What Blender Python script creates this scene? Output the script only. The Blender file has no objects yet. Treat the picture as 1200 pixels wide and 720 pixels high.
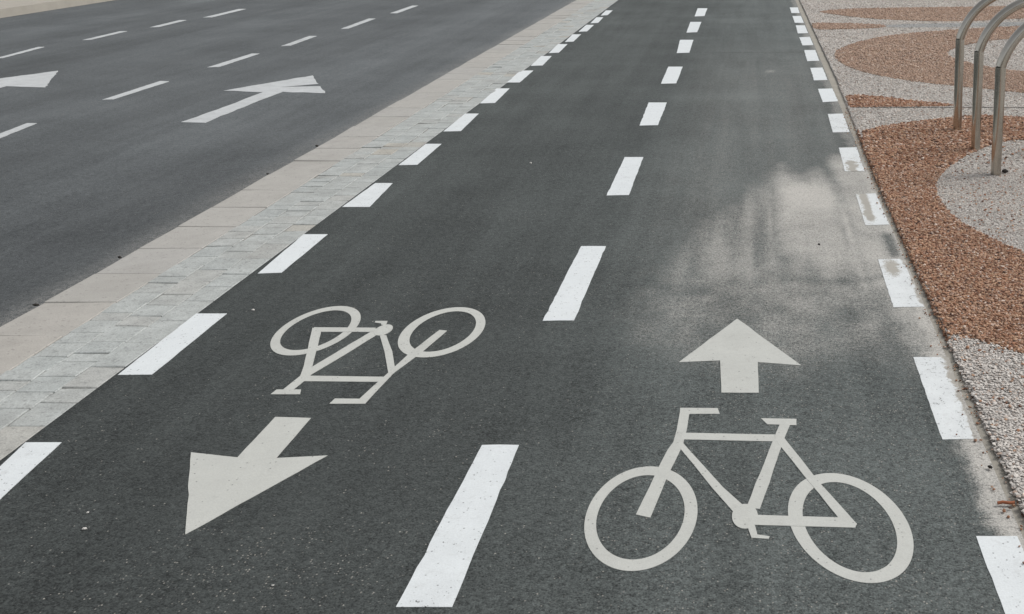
import bpy, bmesh, math
import numpy as np
# ground measurements in metres: x across the path, y along it, from the camera's foot
M = {
 'Ldash':[[[-2.107,2.317],[-2.017,2.317],[-2.053,2.706],[-2.16,2.706]],[[-2.154,3.174],[-2.04,3.177],[-2.048,3.733],[-2.168,3.733]],[[-2.135,4.196],[-2.037,4.207],[-2.048,4.758],[-2.164,4.758]],[[-2.154,5.234],[-2.011,5.234],[-2.049,5.725],[-2.147,5.725]],[[-2.152,6.152],[-2.041,6.162],[-2.055,6.741],[-2.159,6.741]],[[-2.153,7.133],[-2.035,7.147],[-2.066,7.78],[-2.169,7.78]],[[-2.16,8.201],[-2.046,8.22],[-2.079,8.898],[-2.189,8.898]],[[-2.17,9.208],[-2.057,9.208],[-2.072,9.894],[-2.193,9.894]],[[-2.155,10.19],[-2.045,10.218],[-2.075,10.868],[-2.185,10.868]],[[-2.147,11.091],[-2.045,11.124],[-2.07,11.817],[-2.175,11.817]],[[-2.13,12.004],[-2.04,12.042],[-2.058,12.723],[-2.16,12.723]],[[-2.129,12.982],[-2.031,13.026],[-2.047,13.723],[-2.146,13.723]],[[-2.12,13.921],[-2.027,13.972],[-2.052,14.66],[-2.146,14.66]],[[-2.118,14.885],[-2.03,14.942],[-2.042,15.602],[-2.141,15.602]]],
 'Cdash':[[[-.813,1.938],[-.685,1.938],[-.691,2.69],[-.8,2.69]],[[-.804,3.658],[-.685,3.662],[-.683,4.574],[-.798,4.574]],[[-.796,5.461],[-.676,5.47],[-.685,6.364],[-.802,6.364]],[[-.808,7.337],[-.678,7.352],[-.682,8.238],[-.828,8.238]],[[-.804,9.14],[-.671,9.162],[-.676,10.135],[-.816,10.135]],[[-.799,11.091],[-.667,11.124],[-.683,12.196],[-.836,12.196]],[[-.804,12.895],[-.676,12.938],[-.677,14.073],[-.823,14.073]],[[-.803,14.772],[-.67,14.828],[-.673,15.921],[-.819,15.921]]],
 'Rdash':[[[.57,1.87],[.666,1.87],[.67,2.22],[.566,2.22]],[[.566,2.724],[.661,2.727],[.692,3.321],[.566,3.321]],[[.557,3.8],[.679,3.805],[.672,4.39],[.562,4.384]],[[.558,4.906],[.678,4.92],[.675,5.505],[.565,5.487]],[[.548,6.003],[.664,6.003],[.678,6.64],[.561,6.627]],[[.556,7.104],[.673,7.118],[.682,7.78],[.565,7.764]],[[.558,8.257],[.683,8.295],[.682,8.898],[.557,8.876]],[[.549,9.324],[.669,9.347],[.673,10.081],[.552,10.054]],[[.546,10.504],[.667,10.534],[.673,11.324],[.554,11.324]],[[.553,11.708],[.673,11.744],[.673,12.474],[.546,12.434]],[[.546,12.808],[.672,12.851],[.669,13.674],[.554,13.674]],[[.554,13.972],[.672,13.972],[.67,14.828],[.551,14.828]],[[.554,15.236],[.669,15.236],[.678,16.052],[.557,16.052]]],
 'Adash':[[[-5.501,7.301],[-5.423,7.33],[-5.507,7.907],[-5.58,7.907]],[[-5.589,8.908],[-5.512,8.929],[-5.523,9.871],[-5.617,9.896]],[[-5.593,10.753],[-5.493,10.782],[-5.513,11.776],[-5.599,11.776]],[[-5.541,12.412],[-5.451,12.45],[-5.503,13.376],[-5.595,13.376]],[[-5.485,14.154],[-5.399,14.183],[-5.461,15.439],[-5.56,15.439]],[[-5.496,16.188],[-5.392,16.188],[-5.437,17.408],[-5.534,17.408]]],
 'Bdash':[[[-8.211,11.395],[-8.15,11.428],[-8.275,12.337],[-8.345,12.337]],[[-8.212,12.967],[-8.138,13.009],[-8.186,13.894],[-8.275,13.894]],[[-8.128,14.332],[-8.034,14.382],[-8.093,15.234],[-8.191,15.234]],[[-8.026,15.578],[-7.918,15.614],[-7.981,16.845],[-8.089,16.845]]],
 'arrowR':[[-.06,3.68],[-.257,3.278],[-.114,3.292],[-.102,3.039],[.02,3.038],[.018,3.279],[.168,3.251]],
 'arrowL':[[-1.441,2.228],[-1.638,2.646],[-1.489,2.617],[-1.488,2.868],[-1.374,2.861],[-1.375,2.613],[-1.233,2.628]],
 'arrow1':[[-4.304,10.228],[-4.76,9.355],[-4.374,9.28],[-4.378,8.659],[-4.418,7.946],[-4.222,7.923],[-4.227,8.768],[-4.208,9.302],[-3.799,9.232]],
 'arrow2':[[-6.982,10.526],[-6.476,9.468]],
 'RW1':[[-.291,2.32,.146,.246],[-.293,2.319,.114,.199]],
 'RW2':[[.249,2.278,.156,.246,-.05],[.248,2.275,.117,.202,-.042]],
 'LW1':[[-1.635,3.574,.141,.239],[-1.636,3.574,.11,.193]],
 'LW2':[[-1.159,3.559,.149,.241],[-1.157,3.562,.112,.195]],
 'Rbike':{'handlebar':[[[-.23,2.93],[-.111,2.928],[-.103,2.889],[-.197,2.889],[-.2,2.884],[-.228,2.884]]],
  'fork':[[[-.229,2.896],[-.199,2.896],[-.2,2.799],[-.206,2.694],[-.239,2.508],[-.267,2.304],[-.306,2.319],[-.274,2.518],[-.249,2.662],[-.236,2.706],[-.231,2.782]]],
  'top':[[[-.213,2.765],[.067,2.754],[.062,2.712],[-.213,2.724]]],
  'down':[[[-.226,2.697],[-.21,2.709],[-.081,2.453],[-.014,2.345],[-.041,2.312],[-.111,2.451]]],
  'seat_tube':[[[.085,2.826],[.116,2.822],[.083,2.673],[.019,2.345],[-.017,2.351],[.046,2.649]]],
  'saddle':[[[.026,2.858],[.136,2.854],[.134,2.813],[.045,2.819]]],
  'seat_stay':[[[.069,2.715],[.093,2.736],[.184,2.479],[.269,2.274],[.262,2.258],[.225,2.3]]],
  'chain_stay':[[[-.008,2.317],[.096,2.311],[.229,2.304],[.269,2.277],[.263,2.257],[.12,2.264],[.003,2.27]]],
  'crank':[[[-.017,2.28],[.006,2.268],[.012,2.226],[.043,2.218],[.04,2.207],[-.003,2.212]]],
  'bb':[[-.02,2.31],[-.054,2.31],[-.02,2.368]]},
 'Lbike':{'handlebar':[[[-1.35,2.996],[-1.269,2.994],[-1.24,2.959],[-1.354,2.959]]],
  'fork':[[[-1.173,3.568],[-1.143,3.561],[-1.178,3.367],[-1.223,3.187],[-1.24,2.959],[-1.27,2.994],[-1.246,3.163],[-1.219,3.362]]],
  'top':[[[-1.533,3.168],[-1.237,3.159],[-1.235,3.12],[-1.519,3.125]]],
  'down':[[[-1.386,3.53],[-1.355,3.515],[-1.286,3.37],[-1.227,3.219],[-1.237,3.179],[-1.314,3.37]]],
  'seat_tube':[[[-1.422,3.559],[-1.39,3.53],[-1.447,3.336],[-1.498,3.179],[-1.513,3.045],[-1.546,3.054],[-1.531,3.168],[-1.526,3.219]]],
  'saddle':[[[-1.566,3.061],[-1.486,3.061],[-1.475,3.026],[-1.571,3.026]]],
  'seat_stay':[[[-1.657,3.588],[-1.614,3.563],[-1.5,3.168],[-1.53,3.162],[-1.551,3.244]]],
  'chain_stay':[[[-1.654,3.592],[-1.42,3.588],[-1.403,3.547],[-1.63,3.549]]],
  'crank':[[[-1.407,3.615],[-1.414,3.631],[-1.44,3.639],[-1.443,3.655],[-1.397,3.655],[-1.389,3.611]]],
  'bb':[[-1.383,3.566],[-1.414,3.566],[-1.401,3.619]]},
 'beds':{'A':[[.719,7.024],[.818,7.123],[.952,7.254],[1.216,7.405],[1.472,7.563],[1.711,7.627],[1.929,7.563],[2.567,7.405],[4.154,6.941],[3.745,6.2],[2.317,6.626],[1.778,6.806],[1.591,6.677],[1.335,6.337],[1.155,6.006],[1.048,5.725],[1.005,5.556],[.989,5.261],[1.01,4.934],[1.12,4.655],[1.195,4.463],[1.37,4.13],[1.902,3.419],[1.543,2.665],[1.091,3.172],[.915,3.343],[.825,3.419],[.745,3.49],[.703,3.442]],
  'D':[[.726,8.492],[1.024,8.413],[1.228,8.24],[1.437,8.11],[1.575,8.023],[1.567,7.981],[1.187,7.949],[.971,7.949],[.716,7.879]],
  'F':[[.835,10.723],[.867,11.041],[.942,11.308],[1.117,11.733],[1.462,12.268],[1.804,12.596],[2.142,12.809],[2.543,13.029],[2.948,13.211],[3.418,13.397],[4.524,13.492],[4.08,12.11],[3.132,12.228],[2.765,12.033],[2.356,11.624],[2.149,11.308],[1.997,10.912],[1.997,10.662],[2.062,10.364],[2.211,10.027],[2.41,9.762],[3.137,9.176],[2.83,8.221],[2.142,8.613],[1.992,8.737],[1.722,8.908],[1.472,9.085],[1.276,9.293],[1.076,9.559],[.929,9.92],[.858,10.25]],
  'H':[[.751,13.785],[1.024,13.736],[1.667,13.588],[1.676,13.211],[.973,13.029],[.743,13.029]],
  'K':[[1.667,13.588],[2.675,13.736],[4.716,14.091],[4.555,13.588],[2.594,13.303],[1.676,13.211]],
  'I':[[.887,15.211],[1.072,14.915],[1.418,14.41],[1.862,14.091],[2.737,13.886],[3.639,14.302],[5,14.974],[5.541,16.659],[4.047,15.969],[1.478,15.709]]}}

rng = np.random.default_rng(7)
R = math.radians
sc = bpy.context.scene
col = sc.collection
ROAD_Z = -0.10
BED_Z = 0.03

# ------------------------------------------------------------------ helpers
def tag(o, label=None, cat=None, group=None, kind=None):
    if label: o['label'] = label
    if cat: o['category'] = cat
    if group: o['group'] = group
    if kind: o['kind'] = kind
    return o

def link(name, me, mat=None, parent=None):
    o = bpy.data.objects.new(name, me)
    col.objects.link(o)
    if mat is not None: me.materials.append(mat)
    if parent is not None: o.parent = parent
    return o

def mesh_arrays(name, V, F, smooth=False):
    """V (n,3), F (m,k) constant k."""
    V = np.asarray(V, np.float32); F = np.asarray(F, np.int32)
    me = bpy.data.meshes.new(name)
    me.vertices.add(len(V)); me.vertices.foreach_set('co', V.ravel())
    k = F.shape[1]
    me.loops.add(F.size); me.loops.foreach_set('vertex_index', F.ravel())
    me.polygons.add(len(F))
    me.polygons.foreach_set('loop_start', np.arange(0, F.size, k, dtype=np.int32))
    me.polygons.foreach_set('loop_total', np.full(len(F), k, np.int32))
    me.polygons.foreach_set('use_smooth', np.full(len(F), smooth, bool))
    me.update(calc_edges=True); me.validate()
    return me

def attr(me, name, vals):
    a = me.attributes.new(name, 'FLOAT', 'POINT')
    a.data.foreach_set('value', np.asarray(vals, np.float32))

def grid(name, xs, ys, zfun):
    X, Y = np.meshgrid(xs, ys)
    Z = zfun(X, Y)
    V = np.stack([X, Y, Z], -1).reshape(-1, 3)
    nx, ny = len(xs), len(ys)
    i = np.arange(nx*ny).reshape(ny, nx)
    F = np.stack([i[:-1, :-1], i[:-1, 1:], i[1:, 1:], i[1:, :-1]], -1).reshape(-1, 4)
    return mesh_arrays(name, V, F), X.ravel(), Y.ravel()

_lat = rng.random((256, 256))
def vnoise(x, y):
    x = np.asarray(x, float); y = np.asarray(y, float)
    xi = np.floor(x).astype(int); yi = np.floor(y).astype(int)
    fx = x-xi; fy = y-yi
    fx = fx*fx*(3-2*fx); fy = fy*fy*(3-2*fy)
    g = lambda a, b: _lat[a % 256, b % 256]
    return (g(xi, yi)*(1-fx)+g(xi+1, yi)*fx)*(1-fy)+(g(xi, yi+1)*(1-fx)+g(xi+1, yi+1)*fx)*fy
def fbm(x, y, o=4):
    s = 0; a = .5; t = 0
    for k in range(o):
        s = s+a*vnoise(x*2**k+17.3*k, y*2**k+5.1*k); t += a; a *= .5
    return s/t
def ss(a, b, x):
    t = np.clip((x-a)/(b-a), 0, 1); return t*t*(3-2*t)
def box(x, a, b, s):
    return ss(a-s, a+s, x)*(1-ss(b-s, b+s, x))

def inside(poly, X, Y):
    X = np.asarray(X); Y = np.asarray(Y)
    r = np.zeros(X.shape, bool); n = len(poly)
    for i in range(n):
        x0, y0 = poly[i]; x1, y1 = poly[(i+1) % n]
        if y0 == y1: continue
        c = ((y0 > Y) != (y1 > Y)) & (X < (x1-x0)*(Y-y0)/(y1-y0)+x0)
        r ^= c
    return r

def smooth_poly(p, n=2):
    """Chaikin corner cutting, for the curved gravel beds."""
    for _ in range(n):
        q = []
        for i in range(len(p)):
            a = np.array(p[i]); b = np.array(p[(i+1) % len(p)])
            q += [tuple(a*.75+b*.25), tuple(a*.25+b*.75)]
        p = q
    return p

# ------------------------------------------------------------------ materials
class NT:
    def __init__(self, name):
        self.m = bpy.data.materials.new(name); self.m.use_nodes = True
        self.t = self.m.node_tree; self.n = self.t.nodes; self.l = self.t.links
        self.bsdf = self.n['Principled BSDF']
        self.pos = self.n.new('ShaderNodeNewGeometry').outputs['Position']
    def put(self, sock, v):
        if hasattr(v, 'is_output'): self.l.new(v, sock)
        else:
            if isinstance(v, tuple) and len(v) == 3 and sock.type == 'RGBA': v = v+(1,)
            sock.default_value = v
    def scaled(self, s, off=(0, 0, 0)):
        q = self.n.new('ShaderNodeMapping'); self.l.new(self.pos, q.inputs['Vector'])
        q.inputs['Scale'].default_value = s; q.inputs['Location'].default_value = off
        return q.outputs[0]
    def noise(self, scale, detail=2, rough=.5, vec=None):
        q = self.n.new('ShaderNodeTexNoise'); self.l.new(vec or self.pos, q.inputs['Vector'])
        q.inputs['Scale'].default_value = scale; q.inputs['Detail'].default_value = detail
        q.inputs['Roughness'].default_value = rough
        return q.outputs['Fac']
    def voro(self, scale, vec=None):
        q = self.n.new('ShaderNodeTexVoronoi'); self.l.new(vec or self.pos, q.inputs['Vector'])
        q.inputs['Scale'].default_value = scale
        return q.outputs['Distance'], q.outputs['Color']
    def math(self, op, a, b=0., c=None, clamp=False):
        q = self.n.new('ShaderNodeMath'); q.operation = op; q.use_clamp = clamp
        self.put(q.inputs[0], a); self.put(q.inputs[1], b)
        if c is not None: self.put(q.inputs[2], c)
        return q.outputs[0]
    def rng(self, v, a, b, c=0., d=1.):
        q = self.n.new('ShaderNodeMapRange'); q.clamp = True
        self.put(q.inputs[0], v)
        for i, x in enumerate((a, b, c, d)): q.inputs[i+1].default_value = x
        return q.outputs[0]
    def mix(self, f, a, b, mode='MIX'):
        q = self.n.new('ShaderNodeMix'); q.data_type = 'RGBA'; q.blend_type = mode
        self.put(q.inputs[0], f); self.put(q.inputs[6], a); self.put(q.inputs[7], b)
        return q.outputs[2]
    def attr(self, name):
        q = self.n.new('ShaderNodeAttribute'); q.attribute_name = name
        return q.outputs['Fac']
    def sep(self, c):
        q = self.n.new('ShaderNodeSeparateColor'); self.l.new(c, q.inputs[0]); return q.outputs
    def ramp(self, f, stops):
        q = self.n.new('ShaderNodeValToRGB'); self.put(q.inputs[0], f)
        e = q.color_ramp.elements
        while len(e) < len(stops): e.new(.5)
        for x, (p, c) in zip(e, stops): x.position = p; x.color = tuple(c)+(1,)
        return q.outputs[0]
    def island(self):
        q = self.n.new('ShaderNodeNewGeometry'); return q.outputs['Random Per Island']
    def bump(self, h, strength, dist):
        q = self.n.new('ShaderNodeBump'); self.put(q.inputs['Height'], h)
        q.inputs['Strength'].default_value = strength; q.inputs['Distance'].default_value = dist
        self.l.new(q.outputs[0], self.bsdf.inputs['Normal'])
    def done(self, color, rough=.8, spec=.4, metal=0.):
        self.put(self.bsdf.inputs['Base Color'], color)
        self.put(self.bsdf.inputs['Roughness'], rough)
        self.bsdf.inputs['Specular IOR Level'].default_value = spec
        self.bsdf.inputs['Metallic'].default_value = metal
        return self.m

def asphalt(name, dark, light, speck=.94, use_attr=True, dustcol=(.455, .44, .408)):
    k = NT(name)
    g1 = k.noise(210, 2, .6); g2 = k.noise(75, 3, .65)
    d, c = k.voro(165); cs = k.sep(c)
    big = k.noise(1.1, 5, .6); st = k.noise(1, 4, .6, k.scaled((7, .45, 1)))
    f = k.math('ADD', k.math('MULTIPLY', k.rng(g1, .34, .66), .42), k.math('MULTIPLY', k.rng(g2, .34, .66), .36))
    f = k.math('ADD', f, k.math('MULTIPLY', k.math('SUBTRACT', cs[0], .12), .42))
    f = k.math('ADD', f, k.math('MULTIPLY', k.rng(big, .3, .7, -.14, .14), 1.))
    f = k.math('ADD', f, k.rng(k.noise(32, 3, .6), .32, .68, -.11, .11))
    f = k.math('ADD', f, k.rng(st, .3, .7, -.10, .10), clamp=True)
    colr = k.mix(f, dark, light)
    if use_attr:
        t = k.attr('tone')                                   # 1 = plain, more = worn paler binder and painted far sheen, less = darker
        cm = k.n.new('ShaderNodeVectorMath'); cm.operation = 'SCALE'
        k.l.new(colr, cm.inputs[0]); k.l.new(t, cm.inputs['Scale'])
        colr = cm.outputs[0]
    # pale aggregate faces showing in the binder, in loose clusters
    d2, c2 = k.voro(170); c2s = k.sep(c2)
    pv = k.attr('wear') if use_attr else .5
    clus = k.rng(k.noise(7, 4, .65), .35, .68)
    thr = k.math('SUBTRACT', speck+.055, k.math('MULTIPLY', k.math('MULTIPLY', pv, clus), .30))
    m = k.math('MULTIPLY', k.math('GREATER_THAN', c2s[0], thr), k.rng(d2, .25, .5, 1, 0))
    colr = k.mix(k.math('MULTIPLY', m, k.rng(c2s[2], 0, 1, .25, .9)), colr, k.mix(c2s[1], (.18, .18, .17), (.37, .35, .31)))
    # dark pits
    m = k.math('MULTIPLY', k.math('LESS_THAN', c2s[2], k.rng(k.noise(5.3, 4, .65), .42, .72, .02, .22)), k.rng(d2, .25, .5, 1, 0))
    colr = k.mix(k.math('MULTIPLY', m, .7), colr, (.012, .012, .013))
    if use_attr:
        du = k.attr('dust')
        fine = k.math('ADD', k.rng(g1, .32, .68, -.26, .26), k.rng(g2, .32, .68, -.20, .20))
        fine = k.math('ADD', fine, k.rng(k.noise(14, 4, .65), .3, .7, -.08, .08))
        dd = k.math('ADD', du, k.math('MULTIPLY', fine, k.rng(du, 0, .25)), clamp=True)
        dc = k.mix(k.rng(k.noise(5, 4), .3, .7), dustcol, tuple(x*1.14 for x in dustcol))
        dc = k.mix(k.math('MULTIPLY', k.rng(cs[1], .85, .95), .4), dc, (.1, .085, .07))
        colr = k.mix(dd, colr, dc)
    k.bump(k.math('ADD', k.math('MULTIPLY', g2, .6), k.math('MULTIPLY', d, -.8)), .45, .004)
    return k.done(colr, k.rng(g2, .3, .7, .68, .9), .35)

def paint(name, colr, chips=.2, grime=.25, attr_dust=False):
    k = NT(name)
    n1 = k.noise(60, 4, .7); n2 = k.noise(9, 4, .6); n3 = k.noise(230, 2, .6); n4 = k.noise(24, 5, .7)
    rnd = k.n.new('ShaderNodeObjectInfo').outputs['Random']              # each mark has aged a little differently
    g = k.rng(n2, .35, .75, 0, grime)
    c = k.mix(k.math('MULTIPLY', g, k.rng(rnd, 0, 1, .5, 1.5)), colr, tuple(x*.70 for x in colr))
    c = k.mix(k.rng(n3, .35, .7, 0, .24), c, tuple(x*.6 for x in colr))
    c = k.mix(k.rng(n4, .55, .75, 0, .28), c, (.30, .295, .275))
    # pores of the asphalt that the paint never filled
    d, vc = k.voro(150); vs = k.sep(vc)
    pore = k.math('MULTIPLY', k.math('LESS_THAN', vs[0], k.rng(n4, .38, .68, .006, .03+.10*chips)), k.rng(d, .2, .5, .7, 0))
    c = k.mix(pore, c, (.075, .078, .076))
    hole = k.math('ADD', k.math('MULTIPLY', n1, .5), k.math('ADD', k.math('MULTIPLY', n2, .22), k.math('MULTIPLY', n3, .28)))
    lo = .69-.12*chips
    m = k.rng(k.math('ADD', hole, k.rng(rnd, 0, 1, -.02, .03)), lo, lo+.035)
    if attr_dust:
        du = k.attr('worn')
        fl = k.math('ADD', k.math('MULTIPLY', n1, .45), k.math('ADD', k.math('MULTIPLY', n3, .45), k.math('MULTIPLY', k.noise(120, 3, .7), .5)))
        m2 = k.rng(k.math('ADD', k.math('MULTIPLY', du, .62), fl), .86, 1.16)
        c = k.mix(m2, c, k.mix(k.rng(n2, .3, .7), (.33, .315, .28), (.39, .37, .33)))
    c = k.mix(m, c, (.085, .088, .085))
    k.bump(k.math('ADD', k.math('MULTIPLY', n3, .8), n1), .3, .002)
    return k.done(c, .62, .4)

M_PATH = asphalt('path_asphalt', (.010, .0124, .0121), (.116, .131, .127))
M_ROAD = asphalt('road_asphalt', (.040, .0455, .048), (.150, .163, .168), .97)
M_WHITE = paint('white_road_paint', (.70, .735, .745), .55, .26)
M_WHITE_WORN = paint('worn_white_road_paint', (.70, .73, .735), .75, .35, True)
M_ROADPAINT = paint('traffic_lane_paint', (.55, .57, .575), .5, .6)
M_SYMBOL = paint('pale_grey_symbol_paint', (.522, .530, .497), .3, .3)

def blocks_mat(name, stops, grain=(.84, 1.10), rough=0):
    k = NT(name)
    c = k.ramp(k.island(), stops)
    n1 = k.noise(160, 3, .6); n2 = k.noise(11, 5, .65); d, vc = k.voro(120)
    c = k.mix(1., c, k.ramp(k.math('ADD', k.math('MULTIPLY', k.rng(n1, .3, .7), .5), k.math('MULTIPLY', k.rng(n2, .3, .7), .5)),
              [(0, (grain[0],)*3), (1, (grain[1],)*3)]), 'MULTIPLY')
    c = k.mix(k.math('MULTIPLY', k.math('GREATER_THAN', k.sep(vc)[0], .97), .35), c, (.16, .16, .15))
    if rough:
        n4 = k.noise(38, 5, .7)
        c = k.mix(k.rng(n4, .56, .70, 0, .6), c, (.17, .18, .172))
        n5 = k.noise(85, 4, .7); c = k.mix(k.rng(n5, .57, .68, 0, .55), c, (.15, .16, .152))
        n2 = k.math('ADD', n2, k.math('ADD', k.math('MULTIPLY', n4, 2.2), n5))
    c = k.mix(k.rng(k.noise(2.3, 5, .65), .5, .75, 0, .35), c, (.25, .24, .22))
    k.bump(k.math('ADD', n1, k.math('MULTIPLY', n2, .8)), .35, .003)
    return k.done(c, .85, .3)
M_SLAB = blocks_mat('beige_kerb_slab', [(0, (.38, .370, .345)), (.4, (.40, .387, .36)), (.8, (.388, .38, .36)), (1, (.40, .38, .347))])
M_COBBLE = blocks_mat('grey_paving_block', [(0, (.415, .438, .428)), (.35, (.445, .465, .452)), (.7, (.43, .448, .435)), (.93, (.44, .445, .425)), (.97, (.46, .435, .38)), (1, (.42, .43, .41))], (.62, 1.18), 1)

def plain(name, a, b, scale=20, bump=.3, rough=.9):
    k = NT(name); n = k.noise(scale, 5, .65); g = k.noise(220, 2, .6)
    c = k.mix(k.math('ADD', k.math('MULTIPLY', k.rng(n, .3, .7), .6), k.math('MULTIPLY', k.rng(g, .3, .7), .4)), a, b)
    k.bump(g, bump, .003); return k.done(c, rough, .3)
M_SAND = plain('joint_sand', (.09, .088, .08), (.33, .325, .30), 16)
M_EDGE = plain('sandy_concrete_edging', (.27, .255, .22), (.39, .365, .315), 9)
M_DIV = plain('dark_divider', (.14, .135, .125), (.24, .23, .21), 14)
M_FARPAVE = plain('far_pavement', (.33, .31, .27), (.42, .39, .34), 4)
M_GROUND = plain('earth', (.16, .14, .11), (.26, .23, .18), 3)

def gravel_base(name, stops):
    k = NT(name)
    d, c = k.voro(85); s = k.sep(c)
    colr = k.ramp(s[0], stops)
    colr = k.mix(k.rng(d, .35, .75, 0, .65), colr, tuple(x*.5 for x in stops[0][1]))
    k.bump(k.math('MULTIPLY', d, -1), .8, .01)
    return k.done(colr, .9, .25)
def stones_mat(name, stops):
    k = NT(name)
    c = k.ramp(k.island(), stops)
    c = k.mix(k.rng(k.noise(260, 3, .6), .35, .7, 0, .22), c, (.08, .07, .06))
    c = k.mix(k.rng(k.noise(1.6, 4, .6), .35, .7, 0, .30), c, k.mix(1., c, (1.35, 1.33, 1.28), 'MULTIPLY'))
    k.bump(k.noise(240, 3, .6), .3, .002)
    return k.done(c, .72, .35)
BR = [(0, (0.066, 0.036, 0.026)), (0.1, (0.171, 0.081, 0.049)), (0.28, (0.343, 0.168, 0.094)), (0.46, (0.434, 0.251, 0.158)), (0.6, (0.293, 0.161, 0.107)), (0.74, (0.525, 0.345, 0.226)), (0.9, (0.383, 0.253, 0.188)), (1, (0.707, 0.584, 0.499))]
PA = [(0, (.17, .145, .125)), (.09, (.34, .31, .285)), (.22, (.52, .488, .455)), (.48, (.63, .60, .56)), (.66, (.54, .50, .462)), (.80, (.68, .65, .61)), (.90, (.48, .40, .345)), (.97, (.32, .225, .175)), (1, (.70, .67, .63))]
GY = [(0, (.20, .20, .195)), (.3, (.34, .345, .34)), (.6, (.42, .425, .415)), (1, (.50, .50, .48))]
M_BR, M_PA, M_GY = stones_mat('brown_stones', BR), stones_mat('pale_stones', PA), stones_mat('grey_stones', GY)
M_TAN = stones_mat('dusty_tan_brown_stones', [(p, tuple(0.5*a+0.5*b for a, b in zip(c, (.42, .335, .27)))) for p, c in BR])
M_BRB = gravel_base('brown_gravel_base', [(0, (.13, .073, .046)), (.5, (.30, .172, .105)), (1, (.46, .315, .21))])
M_PAB = gravel_base('pale_gravel_base', [(0, (.46, .435, .405)), (.5, (.55, .525, .495)), (1, (.62, .595, .56))])
M_GYB = gravel_base('grey_gravel_base', [(0, (.22, .22, .215)), (.5, (.32, .32, .31)), (1, (.42, .42, .41))])

def steel():
    k = NT('brushed_stainless_steel')
    n = k.noise(30, 4, .6, k.scaled((1, 1, 14))); s = k.noise(7, 4, .6)
    c = k.mix(k.rng(s, .35, .7), (.45, .425, .375), (.53, .505, .455))
    k.bump(n, .06, .002)
    return k.done(c, k.rng(n, .3, .7, .10, .18), .5, 1.)
M_STEEL = steel()

# ------------------------------------------------------------------ ground, road, path
def flat(name, x0, x1, y0, y1, z, mat):
    me = mesh_arrays(name, [(x0, y0, z), (x1, y0, z), (x1, y1, z), (x0, y1, z)], [(0, 1, 2, 3)])
    return tag(link(name, me, mat), kind='structure')
flat('ground', -400, 400, -300, 600, -.16, M_GROUND)

def solid(name, x0, x1, y0, y1, z0, z1, mat):
    V = [(x, y, z) for z in (z0, z1) for x, y in ((x0, y0), (x1, y0), (x1, y1), (x0, y1))]
    F = [(4, 5, 6, 7), (0, 1, 5, 4), (1, 2, 6, 5), (2, 3, 7, 6), (3, 0, 4, 7), (3, 2, 1, 0)]
    return tag(link(name, mesh_arrays(name, V, F), mat), kind='structure')

YS = np.concatenate([np.arange(-8, 1.6, .4), np.arange(1.6, 9, .022), np.arange(9, 20, .05), np.arange(20, 90, 2.)])
XE = .684                                                     # right edge of the asphalt
me, X, Y = grid('cycle_path', np.linspace(-2.165, XE, 120), YS, lambda x, y: 0*x)
wx = X+.05*(fbm(X*3, Y*2)-.5)*2+.03*(fbm(X*14, Y*9, 3)-.5); wy = Y+.35*(fbm(X*2.2+9, Y*1.4)-.5)*2+.14*(fbm(X*20+5, Y*5, 3)-.5)
strk = fbm(X*15, Y*.55+3, 4); mot = fbm(X*5+40, Y*4, 5)
strong = box(wx, .11, .48, .08)*box(wy+.10*(strk-.5)*4, 4.28, 5.84, .34)
strong *= .94+.2*(fbm(X*4+7, Y*3)-.5)-.22*(1-ss(4.9, 5.5, Y))
ytop = 5.85-2.3*np.clip(.09-wx, 0, 2)
diff = ss(-.52, -.14, wx)*(1-ss(-.75, .30, wy-ytop+.5*(strk-.5)))*ss(3.62, 4.25, wy)*(1-ss(.64, .70, X))
diff *= np.clip(.40+.20*ss(-.32, .08, X)*ss(4.3, 5.3, Y)+.78*(strk-.5)+.14*(mot-.5)+.50*(fbm(X*55, Y*.9, 2)-.5), 0, 1)
low = box(X, -.42, .66, .20)*box(wy, 3.30, 4.3, .28)*np.clip(.17+.12*ss(.0, .3, X)+.75*(mot-.5)+.35*(fbm(X*16, Y*9, 4)-.5), 0, 1)
right = ss(.42, .52, X+.05*(mot-.5))*box(wy, 4.0, 6.3, .25)*(.72+.35*(mot-.5))
right = np.maximum(right, ss(.46, .60, X+.06*(mot-.5))*box(Y, 3.3, 4.3, .22)*(.62+.6*(mot-.5)))
edge = ss(.59, .65, X+.07*(fbm(Y*4, X*4+3)-.5)+.05*(fbm(Y*25, X*25)-.5))*(1-ss(5.9, 6.7, Y)*.65)
edge *= .86
dust = np.maximum.reduce([strong, diff, low, right, edge])
# places swept clean: dark gaps beside the edging, tyre drag, straight line
cut = np.maximum(box(X, .605, .668, .012)*box(Y, 4.98, 5.42, .05), box(X, .615, .668, .012)*box(Y, 4.42, 4.78, .06))
dust *= 1-.85*cut
arc = np.exp(-((Y-(4.10+.35*(X-.33)**2*4+.04*(mot-.5)))/.045)**2)*box(X, .02, .62, .1)
dust *= 1-.42*arc
dust *= 1-.30*box(X+.03*(mot-.5), .055, .105, .025)*box(wy, 4.25, 5.3, .2)
dust *= 1-.42*np.exp(-((X-.455)/.009)**2)*box(Y, 4.5, 5.5, .15)*(.5+fbm(Y*3, X*0, 2))
for k_, x_ in enumerate((-.12, -.22, -.02, .2, .25, .31, .37)):
    dust *= 1-.13*np.exp(-((X-x_-.03*(fbm(Y*.8+k_*9, X*0)-.5))/.009)**2)*box(wy, 3.9, 4.9, .25)
dust = np.clip(dust, 0, 1)
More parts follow.
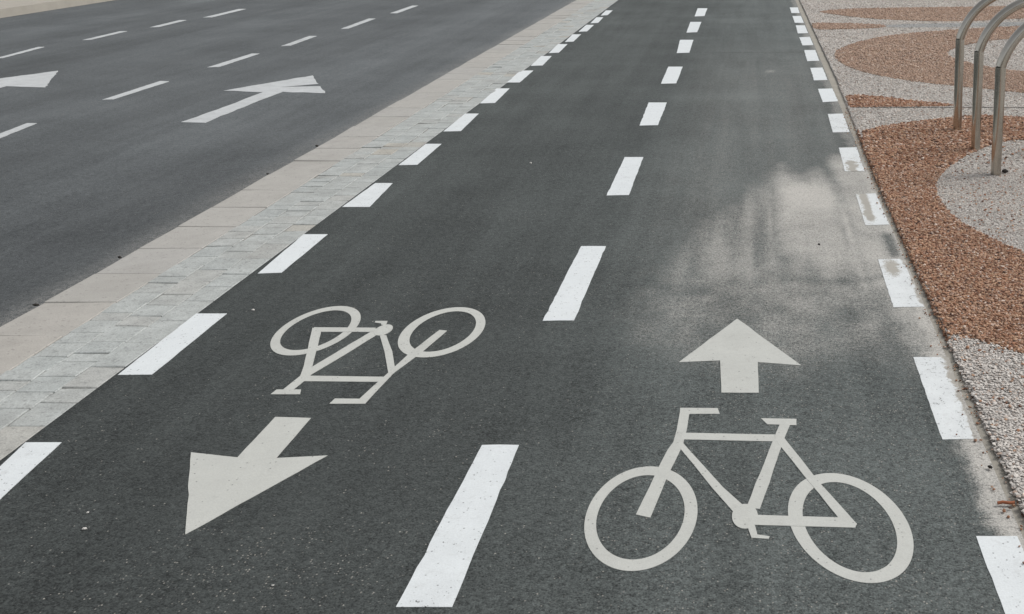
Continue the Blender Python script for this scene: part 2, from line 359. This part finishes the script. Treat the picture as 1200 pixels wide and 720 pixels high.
# spill haze of fine dust over the right lane further on and low dust on the lane
haze = .13*box(X, -.5, .66, .25)*ss(3, 5.5, Y)*(1-ss(9, 13, Y))*(.6+.9*(strk-.5))
dust = np.maximum(dust, np.clip(haze, 0, 1))
sc1 = np.exp(-((Y-(3.72+.25*(X+.25)**2*4))/.018)**2)*box(X, -.34, -.16, .04)*.42   # pale scuff left of the arrow
dust = np.maximum(dust, sc1)
dust = np.maximum(dust, .35*box(X, .13, .21, .03)*np.exp(-((Y-9.85)/.09)**2))
tone = .62+.24*ss(2.4, 6, Y)+(.56-.22*ss(2.4, 6, Y))*ss(-1.05, -.1, X)-.10*np.exp(-((X+.05)/.05)**2)*box(Y, 1.8, 3.1, .2)
tone += .08*ss(.0, .02, X)*(1-ss(3.2, 3.8, Y))
tone *= 1+.16*(fbm(X*2.5+3, Y*.35, 4)-.5)*2+.10*(fbm(X*.8+30, Y*2.6, 4)-.5)*2
tone *= 1+.10*ss(5, 12, Y)  # grazing sheen on the far asphalt, painted in as a paler tone
tone *= 1-.28*np.exp(-((Y-11.15-.03*X)/.035)**2)*box(X, -.45, .6, .1)      # construction joint
tone *= 1-.12*ss(.52, .56, X)*ss(6.3, 7, Y)                                     # dark band along the edging
tone *= 1-.20*np.exp(-((X+2.165)/.03)**2)  # slight shadow edge beside the paving blocks, painted into the asphalt tone
wear = np.clip(.08+.95*ss(-.7, .1, X)+.8*(fbm(X*2, Y*1.5+8)-.5)-.25*ss(4.5, 7, Y), 0, 1.2)
wear = np.maximum(wear, 1.0*box(wx, -1.5, -.9, .3)*box(Y, 1.85, 2.25, .15))
attr(me, 'dust', dust); attr(me, 'tone', tone); attr(me, 'wear', wear)
tag(link('cycle_path', me, M_PATH), kind='structure')

me, X, Y = grid('road', np.linspace(-10.95, -2.87, 90), np.concatenate([np.arange(-8, 3, .5), np.arange(3, 24, .08), np.arange(24, 90, 3.)]), lambda x, y: 0*x+ROAD_Z)
st = fbm(X*2.2, Y*.10, 4)
lane = (X+2.9) % 2.65
tone = 1.0+.30*(st-.5)-.16*np.exp(-((lane-.75)/.32)**2)-.12*np.exp(-((lane-2.05)/.3)**2)+.10*np.exp(-((lane-1.4)/.25)**2)
tone *= 1+.14*(fbm(X*.7+5, Y*.4+2, 4)-.5)*2
tone *= .80+.22*ss(4, 10, Y)
tone *= 1-.35*ss(-2.96, -2.90, X+.02*(fbm(Y*6, X*6)-.5))
tone += .10*ss(-5, -3.2, X)*ss(6, 10, Y)
attr(me, 'tone', tone)
attr(me, 'dust', np.clip(.30*ss(-3.22, -2.95, X+.1*(fbm(X*3, Y*1.5)-.5))*(.6+.8*(fbm(X*6, Y*3)-.5)), 0, 1))
attr(me, 'wear', np.clip(.25+.5*(fbm(X*1.5, Y)-.5), 0, 1))
tag(link('road', me, M_ROAD), kind='structure')
solid('far_pavement', -24, -10.95, -8, 90, -.158, .02, M_FARPAVE)

# ------------------------------------------------------------------ kerb slabs and paving blocks
def block_rows(name, rects, z0, mat, bev=.006, jit=.0015):
    V = []; F = []
    for (x0, x1, y0, y1) in rects:
        b = len(V); dz = rng.normal(0, jit, 4); zz = rng.normal(0, jit)
        j = rng.normal(0, .0012, (4, 2))
        c = [(x0, y0), (x1, y0), (x1, y1), (x0, y1)]
        for lev, ins, zt in ((0, 0, z0), (1, 0, -bev), (2, bev, 0)):
            for i, (x, y) in enumerate(c):
                sx = 1 if i in (0, 3) else -1; sy = 1 if i in (0, 1) else -1
                V.append((x+sx*ins+j[i, 0], y+sy*ins+j[i, 1], zt if lev == 0 else zt+zz+dz[i]))
        for a in (0, 4):
            for i in range(4):
                k = (i+1) % 4; F.append((b+a+i, b+a+k, b+a+4+k, b+a+4+i))
        F.append((b+8, b+9, b+10, b+11))
    return tag(link(name, mesh_arrays(name, V, F), mat), kind='structure')
solid('paving_bed', -2.838, -2.170, -8, 90, -.158, -.0045, M_SAND)
sl = []; y = 1.79
while y < 60:
    L = .345 if y < 20 else .5
    sl.append((-2.843, -2.556+.004, y+.003, y+L-.003)); y += L
block_rows('kerb', sl, -.155, M_SLAB, .003)
cb = []
cols = [(-2.548, -2.422), (-2.418, -2.290), (-2.286, -2.168)]
for ci, (a, b) in enumerate(cols):
    y = 1.5+.07*ci
    while y < 60:
        L = rng.choice([.075, .10, .12, .15]) if ci < 2 else rng.choice([.11, .16, .21])
        e_ = .003*(rng.random(2)-.5); cb.append((a-.0006+e_[0], b+.0006+e_[1], y+.0012, y+L-.0012)); y += L
block_rows('cobble_strip', cb, -.02, M_COBBLE, .003, .0012)

# ------------------------------------------------------------------ edging and gravel beds
me, X, Y = grid('edging', np.linspace(XE, .75, 5), np.concatenate([np.arange(-8, 1.6, .4), np.arange(1.6, 20, .04), np.arange(20, 90, 2.)]),
      lambda x, y: -.0005+.004*fbm(x*30, y*9)*ss(.684, .70, x))
tag(link('edging', me, M_EDGE), kind='structure')

BR_POLY = {k: smooth_poly(M['beds'][k], 2) for k in ('A', 'D', 'F', 'H', 'I')}
K_POLY = smooth_poly(M['beds']['K'], 1)
BED_EDGE = lambda y: .716+.035*ss(5.5, 9, y)
def base_sheet(name, poly, z, mat):
    bm = bmesh.new(); vs = [bm.verts.new((x, y, z)) for x, y in poly]
    f = bm.faces.new(vs)
    if f.normal.z < 0 or f.calc_area() and (f.normal_update() or f.normal.z < 0): f.normal_flip()
    bmesh.ops.triangulate(bm, faces=bm.faces[:])
    me = bpy.data.meshes.new(name); bm.to_mesh(me); bm.free()
    return me
def gravel_slab():
    ys = np.concatenate([np.arange(-8, 2, .5), np.arange(2, 20, .05), np.arange(20, 91, 3.)])
    n = len(ys); x0 = BED_EDGE(ys)+.006*(fbm(ys*9, ys*0)-.5)*2
    V = [(x0[i], ys[i], -.05) for i in range(n)]+[(x0[i], ys[i], BED_Z-.012) for i in range(n)]+[(40, ys[i], BED_Z-.012) for i in range(n)]
    F = []
    for i in range(n-1):
        F += [(i, n+i, n+i+1, i+1)[::-1], (n+i, 2*n+i, 2*n+i+1, n+i+1)]
    return mesh_arrays('gravel_base', V, F)
tag(link('gravel_ground', gravel_slab(), M_PAB), kind='structure')

# stone shapes
def ico():
    t = (1+5**.5)/2
    V = np.array([(-1, t, 0), (1, t, 0), (-1, -t, 0), (1, -t, 0), (0, -1, t), (0, 1, t), (0, -1, -t), (0, 1, -t), (t, 0, -1), (t, 0, 1), (-t, 0, -1), (-t, 0, 1)], float)
    V /= np.linalg.norm(V[0])
    F = np.array([(0, 11, 5), (0, 5, 1), (0, 1, 7), (0, 7, 10), (0, 10, 11), (1, 5, 9), (5, 11, 4), (11, 10, 2), (10, 7, 6), (7, 1, 8), (3, 9, 4), (3, 4, 2), (3, 2, 6), (3, 6, 8), (3, 8, 9), (4, 9, 5), (2, 4, 11), (6, 2, 10), (8, 6, 7), (9, 8, 1)])
    return V, F
ICO_V, ICO_F = ico()
def stones(P, size, z, lift=.35, flat=.6):
    n = len(P)
    s = size[:, None]*np.stack([rng.uniform(.75, 1.3, n), rng.uniform(.6, 1.05, n), rng.uniform(flat*.7, flat*1.25, n)], -1)
    v = ICO_V[None]*(1+rng.normal(0, .14, (n, 12, 1)))*s[:, None, :]
    tx = rng.normal(0, .3, n); c, si = np.cos(tx)[:, None], np.sin(tx)[:, None]
    yv, zv = v[..., 1]*c-v[..., 2]*si, v[..., 1]*si+v[..., 2]*c
    a = rng.uniform(0, 6.283, n); c, si = np.cos(a)[:, None], np.sin(a)[:, None]
    xx = v[..., 0]*c-yv*si; yy = v[..., 0]*si+yv*c
    out = np.stack([xx+P[:, None, 0], yy+P[:, None, 1], zv+(np.asarray(z)+size*(rng.uniform(-.25, lift, n)))[:, None]], -1)
    F = (ICO_F[None]+12*np.arange(n)[:, None, None]).reshape(-1, 3)
    return out.reshape(-1, 3), F

# camera constants (also used to skip stones nobody could see)
CAM_H, PITCH, LENS, SHIFT = 1.5, 21.515, 36.3, -.235
def seen(X, Y, margin=460):
    f = LENS/36*1200; c, s = math.cos(R(PITCH)), math.sin(R(PITCH))
    d = Y*c+CAM_H*s; x = 882+f*X/d; y = 360+f*(-Y*s+CAM_H*c)/d
    return (x < 1200+margin) & (y > -40) & (y < 720+margin)

cand = []
for (y0, y1, sp) in ((1.7, 6., .0098), (6., 10., .0145), (10., 21., .0185)):
    xs = np.arange(.70, 6.2, sp); ys = np.arange(y0, y1, sp)
    gx, gy = np.meshgrid(xs, ys); gx = gx.ravel()+rng.uniform(-.5, .5, gx.size)*sp; gy = gy.ravel()+rng.uniform(-.5, .5, gy.size)*sp
    k = (gx > BED_EDGE(gy)+.002) & seen(gx, gy)
    cand.append((gx[k], gy[k], np.full(k.sum(), sp)))
GX, GY, GS = (np.concatenate(q) for q in zip(*cand))
owner = np.full(GX.shape, 'P', '<U2')
wob = .006*(fbm(GX*20, GY*20)-.5)*2+rng.normal(0, .0045, GX.size)
for k in 'ADFHI': owner[inside(BR_POLY[k], GX+wob, GY+wob)] = k
owner[inside(K_POLY, GX, GY)] = 'K'
pale = owner == 'P'
owner[pale & (GY < 4.0) & (GX < 3)] = 'C'
owner[pale & (GY > 4.0) & (GY < 6.95) & (GX > 1.0)] = 'B'
def tongue(X, Y): return (X > 2.0) & (Y > 9.3) & (Y < 12.6) & (X > 2.25)
gmask = pale & (owner == 'P') & tongue(GX, GY) & (GY < 12.2) & (GY > 9.6)
owner[gmask] = 'G'

stray = rng.random(GX.size)
near_ = GY < 8
owner[(stray < .030) & np.isin(owner, ['C', 'B']) & near_ & (GY < 7)] = 'A'
owner[(stray > .990) & (owner == 'A') & near_] = 'C'
BEDS = {
 'A': ('brown_gravel_bed', 'large rust brown gravel bed beside the cycle path, wrapping round the pale circle below the hoops', M_BR, M_BRB),
 'D': ('brown_gravel_bed', 'thin brown gravel wedge with its blunt end on the path edging, tapering behind the hoops', M_BR, M_BRB),
 'F': ('brown_gravel_bed', 'oval brown gravel bed with a rounded left tip, behind the hoops, holding a pale tongue', M_TAN, M_BRB),
 'H': ('brown_gravel_bed', 'narrow brown gravel stripe that fades into grey, beyond the oval brown bed', M_TAN, M_BRB),
 'I': ('brown_gravel_bed', 'farthest brown gravel bed along the top edge of the view', M_TAN, M_BRB),
 'K': ('grey_gravel_bed', 'narrow dark grey gravel stripe beyond the oval brown bed', M_GY, M_GYB),
 'B': ('pale_gravel_bed', 'round pale pebble circle at the foot of the nearest hoop', M_PA, None),
 'C': ('pale_gravel_bed', 'pale pebble corner in the foreground beside the dusty path edging', M_PA, None),
 'G': ('pale_gravel_bed', 'pale pebble tongue inside the oval brown bed behind the hoops', M_PA, None),
 'P': ('pale_gravel_bed', 'winding pale pebble ground between the brown beds behind the hoops', M_PA, None)}
for key, (nm, lab, ms, mb) in BEDS.items():
    k = owner == key
    if not k.any(): continue
    P = np.stack([GX[k], GY[k]], -1)
    pl = mb is None or key == 'K'
    size = GS[k]*(rng.uniform(.36, .62, k.sum()) if pl else rng.uniform(.45, .85, k.sum()))
    if key == 'C': size *= 1+.3*(rng.random(k.sum()) < .25)
    zz = np.full(len(P), BED_Z-.009)
    if key in 'ACP':                                                  # stones showing in the cut face of the slab
        ye = np.arange(1.8, 9, .0026); ye = ye+rng.normal(0, .003, ye.size); xe = BED_EDGE(ye)-rng.uniform(-.004, .009, ye.size)
        ia = inside(BR_POLY['A'], xe*0+.80, ye); want = ia if key == 'A' else (~ia & ((ye < 4) if key == 'C' else (ye > 4)))
        P = np.concatenate([P, np.stack([xe, ye], -1)[want]]); m_ = want.sum()
        size = np.concatenate([size, rng.uniform(.004, .009, m_)]); zz = np.concatenate([zz, rng.uniform(.002, BED_Z-.010, m_)])
    V, F = stones(P, size, zz, .12 if pl else .5, .34 if pl else .62)
    me = mesh_arrays(nm, V, F, smooth=False)
    if mb is not None:
        poly = BR_POLY[key] if key != 'K' else K_POLY
        poly = [(max(x, float(BED_EDGE(np.array(y)))+.004), y) for x, y in poly]
        me.materials.append(ms)
        bs = base_sheet('b', poly, BED_Z-.0085, mb)
        bm = bmesh.new(); bm.from_mesh(me); n0 = len(bm.faces); bm.from_mesh(bs)
        bm.faces.ensure_lookup_table()
        for f in bm.faces[n0:]: f.material_index = 1
        bm.to_mesh(me); bm.free(); me.materials.append(mb); bpy.data.meshes.remove(bs)
        o = link(nm, me)
    else:
        o = link(nm, me, ms)
    tag(o, lab, 'gravel bed', None, 'stuff')
solid('gravel_divider', .80, 7.0, 7.906, 7.916, 0, BED_Z-.004, M_DIV)
# a few loose stones spilt on the edging, as loose grit
n = 420
py = rng.uniform(2.0, 8, n)**1; px_ = BED_EDGE(py)-np.abs(rng.normal(0, .03, n))-.002
V, F = stones(np.stack([px_, py], -1), rng.uniform(.0018, .006, n), .005, .6, .7)
tag(link('loose_grit', mesh_arrays('loose_grit', V, F), M_BR), 'loose brown grit spilt along the sandy path edging', 'grit', None, 'stuff')

# ------------------------------------------------------------------ paint
def ragged(poly, step, amp, seed):
    """subdivide an outline and let it wander a little, as hand laid paint does"""
    r = np.random.default_rng(seed); out = []
    n = len(poly)
    for i in range(n):
        a = np.array(poly[i]); b = np.array(poly[(i+1) % n]); L = np.linalg.norm(b-a)
        m = max(1, int(L/step)); nrm = np.array([-(b-a)[1], (b-a)[0]])/max(L, 1e-6)
        for q in range(m):
            p = a+(b-a)*q/m
            out.append(tuple(p+nrm*(r.normal(0, amp) if q else 0)))
    return out
def paint_mesh(name, poly, z, t=.004, parent=None, mat=None):
    bm = bmesh.new()
    top = [bm.verts.new((x, y, z+t)) for x, y in poly]
    bot = [bm.verts.new((x, y, z+.0003)) for x, y in poly]
    f = bm.faces.new(top); f.normal_update()
    if f.normal.z < 0: f.normal_flip()
    n = len(poly)
    for i in range(n): bm.faces.new((top[i], top[(i+1) % n], bot[(i+1) % n], bot[i]))
    bmesh.ops.triangulate(bm, faces=[f])
    bmesh.ops.recalc_face_normals(bm, faces=bm.faces[:])
    me = bpy.data.meshes.new(name); bm.to_mesh(me); bm.free()
    return link(name, me, mat, parent)

ORD = ['first', 'second', 'third', 'fourth', 'fifth', 'sixth', 'seventh', 'eighth', 'ninth', 'tenth', 'eleventh', 'twelfth', 'thirteenth', 'fourteenth', 'fifteenth']
lab_l = {0: 'white left edge dash cut off by the bottom left corner of the view',
         1: 'long white left edge dash level with the small bicycle, touching the grey cobbles',
         2: 'white left edge dash just beyond the small bicycle symbol, touching the cobbles'}
for i, q in enumerate(M['Ldash']):
    o = paint_mesh('lane_dash', ragged(q, .06, .0007, 100+i), 0, .0016, None, M_WHITE)
    tag(o, lab_l.get(i, '%s white dash from the viewer in the left edge line beside the cobbles' % ORD[i]), 'road marking', 'white dashes along the left edge of the cycle path')
lab_c = {0: 'nearest and largest white centre dash, cut by the bottom edge of the view',
         1: 'white centre dash between the small bicycle and the dusty right lane'}
for i, q in enumerate(M['Cdash']):
    o = paint_mesh('lane_dash', ragged(q, .05, .0011, 200+i), 0, .0016, None, M_WHITE)
    tag(o, lab_c.get(i, '%s white dash from the viewer in the centre line of the cycle path' % ORD[i]), 'road marking', 'white dashes down the middle of the cycle path')
lab_r = {0: 'speckled white right edge dash cut off by the bottom right corner of the view',
         1: 'white right edge dash with a ragged sandy right side, above the large bicycle rear wheel',
         2: 'white right edge dash with a sandy spot eaten into its far corner',
         3: 'worn white right edge dash with a tan centre so only its outline shows',
         4: 'chipped white right edge dash with its near corner worn away'}
def worn_dash(q, i):
    a, b, c, d = (np.array(p) for p in q)
    nu, nv = 24, 90
    u = np.linspace(0, 1, nu); v = np.linspace(0, 1, nv)
    Uu, Vv = np.meshgrid(u, v)
    P = (a[None, None]*(1-Uu)[..., None]+b*Uu[..., None])*(1-Vv)[..., None]+(d*(1-Uu)[..., None]+c*Uu[..., None])*Vv[..., None]
    P = P+.004*(np.stack([fbm(P[..., 0]*30, P[..., 1]*30), fbm(P[..., 0]*30+50, P[..., 1]*30)], -1)-.5)
    V = np.concatenate([P.reshape(-1, 2), np.full((nu*nv, 1), .0016)], 1)
    k = np.arange(nu*nv).reshape(nv, nu)
    F = np.stack([k[:-1, :-1], k[:-1, 1:], k[1:, 1:], k[1:, :-1]], -1).reshape(-1, 4)
    rim = np.concatenate([k[0, :], k[1:, -1], k[-1, -2::-1], k[-2:0:-1, 0]])
    B = V[rim].copy(); B[:, 2] = .0003; nb = len(V); m = len(rim)
    V = np.concatenate([V, B])
    F = np.concatenate([F, [(rim[j], nb+j, nb+(j+1) % m, rim[(j+1) % m]) for j in range(m)]])
    me = mesh_arrays('lane_dash', V, F)
    n1 = fbm(P[..., 0]*22+i*7, P[..., 1]*22, 4); n2 = fbm(P[..., 0]*60, P[..., 1]*60+i*3, 3)
    if i == 1: w = ss(.78, 1.06, Uu+.20*(n1-.5)+.25*(n2-.5)+.16*(Vv-.4))
    elif i == 2: w = np.maximum(1-ss(.06, .36, np.hypot((Uu-.42)*.7, (Vv-.80)*1.1)+.22*(n1-.5)), ss(.85, 1.1, Uu+.5*(n1-.5)))
    elif i == 3: w = .95*box(Uu+.22*(n1-.5), .20, .52, .15)*box(Vv+.2*(n1-.5), .13, 1.3, .12)+.3*(1-ss(.2, .6, Uu))
    elif i == 4: w = box(Uu+.35*(n1-.5), .22, .66, .16)*(1-ss(.22, .55, Vv+.5*(n1-.5)))+.6*ss(.56, .66, n2)*(1-ss(.4, .7, Vv))
    elif i == 0: w = ss(.62, .72, n2)*.8
    else: w = .4*ss(.55, .8, n1)
    w = np.clip(w+.18*ss(.6, .75, n2), 0, 1).ravel()
    attr(me, 'worn', np.concatenate([w, w.reshape(nv, nu).ravel()[rim]]))
    return link('lane_dash', me, M_WHITE_WORN)
for i, q in enumerate(M['Rdash']):
    if i == 0 or i > 5: o = paint_mesh('lane_dash', ragged(q, .04, .0015, 300+i), 0, .0016, None, M_WHITE)
    else: o = worn_dash(q, i)
    tag(o, lab_r.get(i, '%s white dash from the viewer in the right edge line beside the gravel' % ORD[i]), 'road marking', 'white dashes along the right edge of the cycle path')
lab_a = {0: 'white traffic lane dash cut off by the left edge, below the cut arrow'}
for i, q in enumerate(M['Adash']):
    o = paint_mesh('traffic_lane_dash', ragged(q, .06, .002, 400+i), ROAD_Z, .004, None, M_ROADPAINT)
    tag(o, lab_a.get(i, '%s dash from the left in the traffic lane line just beyond the whole arrow' % ORD[i]), 'road marking', 'dashes of the nearer traffic lane line')
for i, q in enumerate(M['Bdash']):
    o = paint_mesh('traffic_lane_dash', ragged(q, .06, .002, 500+i), ROAD_Z, .004, None, M_ROADPAINT)
    tag(o, '%s dash from the left in the farthest traffic lane line, at the top left' % ORD[i], 'road marking', 'dashes of the farther traffic lane line')

tag(paint_mesh('painted_arrow', ragged(M['arrowR'], .05, .0008, 1), 0, .0016, None, M_SYMBOL), 'pale grey arrow pointing away, above the large bicycle in the right lane', 'arrow')
tag(paint_mesh('painted_arrow', ragged(M['arrowL'], .05, .0008, 2), 0, .0016, None, M_SYMBOL), 'pale grey arrow pointing towards the viewer, below the small bicycle in the left lane', 'arrow')
A1 = M['arrow1']
A1S = A1+[[-3.985, 9.60], [-4.34, 9.545], [-4.055, 9.735]]   # a cracked slit runs in from the right flank
o = paint_mesh('traffic_arrow', ragged(A1S, .09, .006, 3), ROAD_Z, .004, None, M_ROADPAINT)
tag(o, 'whole white straight arrow on the traffic lane next to the kerb', 'arrow')
dx, dy = M['arrow2'][0][0]-A1[0][0], M['arrow2'][0][1]-A1[0][1]
o = paint_mesh('traffic_arrow', ragged([(x+dx, y+dy) for x, y in A1], .07, .006, 4), ROAD_Z, .004, None, M_ROADPAINT)
tag(o, 'white arrow cut off by the left edge of the view, on the middle traffic lane', 'arrow')

# bicycle symbols: thing > wheels, frame members, fork, handlebar, saddle, crank
def ring_mesh(name, outer, inner, z, parent, t=.004, n=96):
    V = []; F = []
    for e in (outer, inner):
        sh = e[4] if len(e) > 4 else 0
        for i in range(n):
            a = 2*math.pi*i/n; V.append((e[0]+e[2]*math.cos(a), e[1]+e[3]*math.sin(a)+sh*math.cos(a), z+t))
    V += [(x, y, z+.0003) for x, y, _ in V[:2*n]]
    for i in range(n):
        k = (i+1) % n
        F += [(i, k, n+k, n+i), (2*n+i, 2*n+k, k, i), (n+i, n+k, 3*n+k, 3*n+i)]
    me = mesh_arrays(name, V, F)
    bm = bmesh.new(); bm.from_mesh(me); bmesh.ops.recalc_face_normals(bm, faces=bm.faces[:])
    bm.faces.ensure_lookup_table()
    if bm.faces[0].normal.z < 0: bmesh.ops.reverse_faces(bm, faces=bm.faces[:])
    bm.to_mesh(me); bm.free()
    return link(name, me, M_SYMBOL, parent)
def bicycle(label, base, parts, w1, w2):
    root = bpy.data.objects.new('bicycle_symbol', None); col.objects.link(root); root.empty_display_size = .1
    root.location = (base[0], base[1], 0)
    tag(root, label, 'bicycle symbol')
    made = [ring_mesh('wheel', w1[0], w1[1], 0, root, .0014), ring_mesh('wheel', w2[0], w2[1], 0, root, .0014)]
    names = {'handlebar': 'handlebar', 'fork': 'fork', 'top': 'top_tube', 'down': 'down_tube', 'seat_tube': 'seat_tube', 'saddle': 'saddle', 'seat_stay': 'seat_stay', 'chain_stay': 'chain_stay', 'crank': 'pedal_crank'}
    for j, (k, nm) in enumerate(names.items()):
        made.append(paint_mesh(nm, ragged(parts[k][0], .06, .0006, 600+j), 0, .0015+.0001*j, root, M_SYMBOL))
    c, ex_, ey_ = parts['bb']; rx, ry = abs(ex_[0]-c[0]), abs(ey_[1]-c[1])
    made.append(paint_mesh('chainring', [(c[0]+rx*math.cos(a), c[1]+ry*math.sin(a)) for a in np.linspace(0, 2*math.pi, 48)[:-1]], 0, .0026, root, M_SYMBOL))
    for o in made: o.data.transform(__import__('mathutils').Matrix.Translation((-base[0], -base[1], 0)))
bicycle('large pale grey bicycle symbol in the right lane, below the arrow pointing away', (0, 2.4), M['Rbike'], M['RW1'], M['RW2'])
bicycle('small upside down pale grey bicycle symbol in the left lane, above the near pointing arrow', (-1.4, 3.3), M['Lbike'], M['LW1'], M['LW2'])

# ------------------------------------------------------------------ bicycle stands
def tube_mesh(path, r, n=24):
    path = [np.array(p, float) for p in path]; V = []; F = []
    for i, p in enumerate(path):
        t = path[min(i+1, len(path)-1)]-path[max(i-1, 0)]; t /= np.linalg.norm(t)
        s = np.array([0, 1., 0]); b = np.cross(t, s); b /= np.linalg.norm(b)
        for j in range(n):
            a = 2*math.pi*j/n; V.append(p+r*(math.cos(a)*s+math.sin(a)*b))
    for i in range(len(path)-1):
        for j in range(n):
            k = (j+1) % n; F.append((i*n+j, (i+1)*n+j, (i+1)*n+k, i*n+k))
    me = mesh_arrays('tube', V, F, smooth=True)
    bm = bmesh.new(); bm.from_mesh(me); bmesh.ops.recalc_face_normals(bm, faces=bm.faces[:]); bm.to_mesh(me); bm.free()
    return me
LEAN = -.041
RT_, HS = .0295, .61
RA, A0 = .40, R(12)
HALF = RA*math.cos(A0)
legp = lambda sx: [(sx+LEAN*z, 0, z) for z in (-.04, .0, .2, .4, HS)]
arch = []
for a in np.linspace(math.pi-A0, A0, 40):
    arch.append((HALF+LEAN*HS+RA*math.cos(a), 0, HS+RA*(math.sin(a)-math.sin(A0))))
proto_leg_a, proto_leg_b, proto_arch = tube_mesh(legp(0), RT_), tube_mesh(legp(2*HALF), RT_), tube_mesh(arch, RT_)
for m_, nm in ((proto_leg_a, 'leg'), (proto_leg_b, 'leg'), (proto_arch, 'arch')): m_.name = nm; m_.materials.append(M_STEEL)
labs = ['steel bike hoop nearest the viewer, standing in the pale pebble circle', 'middle steel bike hoop, standing on the rim between brown gravel and pale circle', 'farthest steel bike hoop, its leg standing in the brown gravel']
def make_hoop():
    root = bpy.data.objects.new('bicycle_stand', None); col.objects.link(root); root.empty_display_size = .2
    link('leg', proto_leg_a, None, root); link('leg', proto_leg_b, None, root); link('arch', proto_arch, None, root)
    return root
hoop = make_hoop()
for i, (x, y) in enumerate([(1.409, 5.85), (1.419, 6.49), (1.414, 7.09)]):
    if i == 0: o = hoop
    else:
        o = hoop.copy(); col.objects.link(o)
        for ch in hoop.children:
            c_ = ch.copy(); col.objects.link(c_); c_.parent = o
    o.location = (x, y, BED_Z-.006); o.rotation_euler = (0, 0, R((1.2, -.8, .5)[i]))
    tag(o, labs[i], 'bike stand', 'steel bike hoops standing in a row on the gravel')

# ------------------------------------------------------------------ single loose bits
def stone_thing(name, x, y, z, r, mat, label, group, flat_=.6):
    V, F = stones(np.array([[0., 0.]]), np.array([r]), 0., .3, flat_)
    o = link(name, mesh_arrays(name, V, F, smooth=True), mat); o.location = (x, y, z+r*.25)
    tag(o, label, 'pebble', group); return o
M_CHIP = plain('pale_stone_chip', (.45, .44, .42), (.6, .58, .55), 60)
M_DARK = plain('dark_stone', (.02, .018, .016), (.05, .045, .04), 60)
M_TWIG = plain('red_brown_bark', (.22, .07, .03), (.34, .13, .07), 40)
for x, y, r, l in [(-1.357, 6.195, .012, 'tiny white stone chip lying in the left lane left of the third centre dash'),
                 (-1.961, 3.768, .011, 'tiny pale stone chip on the asphalt left of the small bicycle rear wheel'),
                 (-1.749, 2.329, .007, 'tiny pale chip left of the near pointing arrow, upper of two close together'),
                 (-1.711, 2.25, .007, 'tiny pale chip left of the near pointing arrow, lower of two close together'),
                 (-1.127, 2.017, .005, 'tiny pale chip below the tip of the near pointing arrow')]:
    stone_thing('stone_chip', x, y, .0005, r*.75, M_CHIP, l, 'pale stone chips on the asphalt')
for x, y, l in [(-2.875, 6.70, 'dark clod at the road edge of the kerb, farthest of four'), (-2.875, 5.96, 'dark clod at the road edge of the kerb, second farthest of four'),
                (-2.87, 4.42, 'dark clod at the road edge of the kerb, second nearest of four'), (-2.87, 3.83, 'dark clod at the road edge of the kerb, nearest of four')]:
    stone_thing('dark_clod', x+.012, y, -.006, .011, M_DARK, l, 'dark clods along the kerb')
stone_thing('dark_stone', 1.47, 5.88, BED_Z, .017, M_DARK, 'black stone lying right beside the foot of the nearest hoop', None)
stone_thing('dark_stone', .311, 4.60, .0005, .007, M_DARK, 'small black pebble in the pale dust patch', None)
stone_thing('dark_stone', .671, 2.55, .006, .008, M_DARK, 'small black pebble on the sandy strip below the ragged white dash', None)
tw = tube_mesh([(-.022, 0, 0), (-.008, .002, .002), (.01, -.001, .001), (.024, .003, 0)], .0045, 8)
o = link('twig', tw, M_TWIG); o.location = (.672, 2.36, .010); tag(o, 'short red brown twig lying on the sandy path edging', 'twig')

# ------------------------------------------------------------------ light, world, camera
SUN_EL, SUN_AZ = 52, 75
w = bpy.data.worlds.new('World'); sc.world = w; w.use_nodes = True
nt = w.node_tree; bg = nt.nodes['Background']
sky = nt.nodes.new('ShaderNodeTexSky'); sky.sky_type = 'NISHITA'; sky.sun_disc = False
sky.sun_elevation = R(SUN_EL); sky.sun_rotation = R(SUN_AZ); sky.dust_density = 3.; sky.air_density = 1.
hs = nt.nodes.new('ShaderNodeHueSaturation'); hs.inputs['Saturation'].default_value = .16   # cloud veil: greyer than clear blue
nt.links.new(sky.outputs[0], hs.inputs['Color']); nt.links.new(hs.outputs[0], bg.inputs[0])
bg.inputs[1].default_value = .12
sd = bpy.data.lights.new('sun', 'SUN'); sd.energy = 1.3; sd.angle = R(22); sd.color = (1, .965, .92)
so = bpy.data.objects.new('sun', sd); col.objects.link(so)
d = np.array([math.sin(R(SUN_AZ))*math.cos(R(SUN_EL)), math.cos(R(SUN_AZ))*math.cos(R(SUN_EL)), math.sin(R(SUN_EL))])
from mathutils import Vector
so.rotation_euler = Vector(d).to_track_quat('Z', 'Y').to_euler()

cd = bpy.data.cameras.new('camera'); cam = bpy.data.objects.new('camera', cd); col.objects.link(cam)
cd.sensor_width = 36; cd.lens = LENS; cd.shift_x = SHIFT; cd.clip_start = .05; cd.clip_end = 1500
cam.location = (0, 0, CAM_H); cam.rotation_euler = (R(90-PITCH), 0, 0)
sc.camera = cam
sc.view_settings.view_transform = 'Standard'; sc.view_settings.look = 'None'
sc.view_settings.exposure = .25; sc.view_settings.gamma = 1
sc.view_settings.use_curve_mapping = False
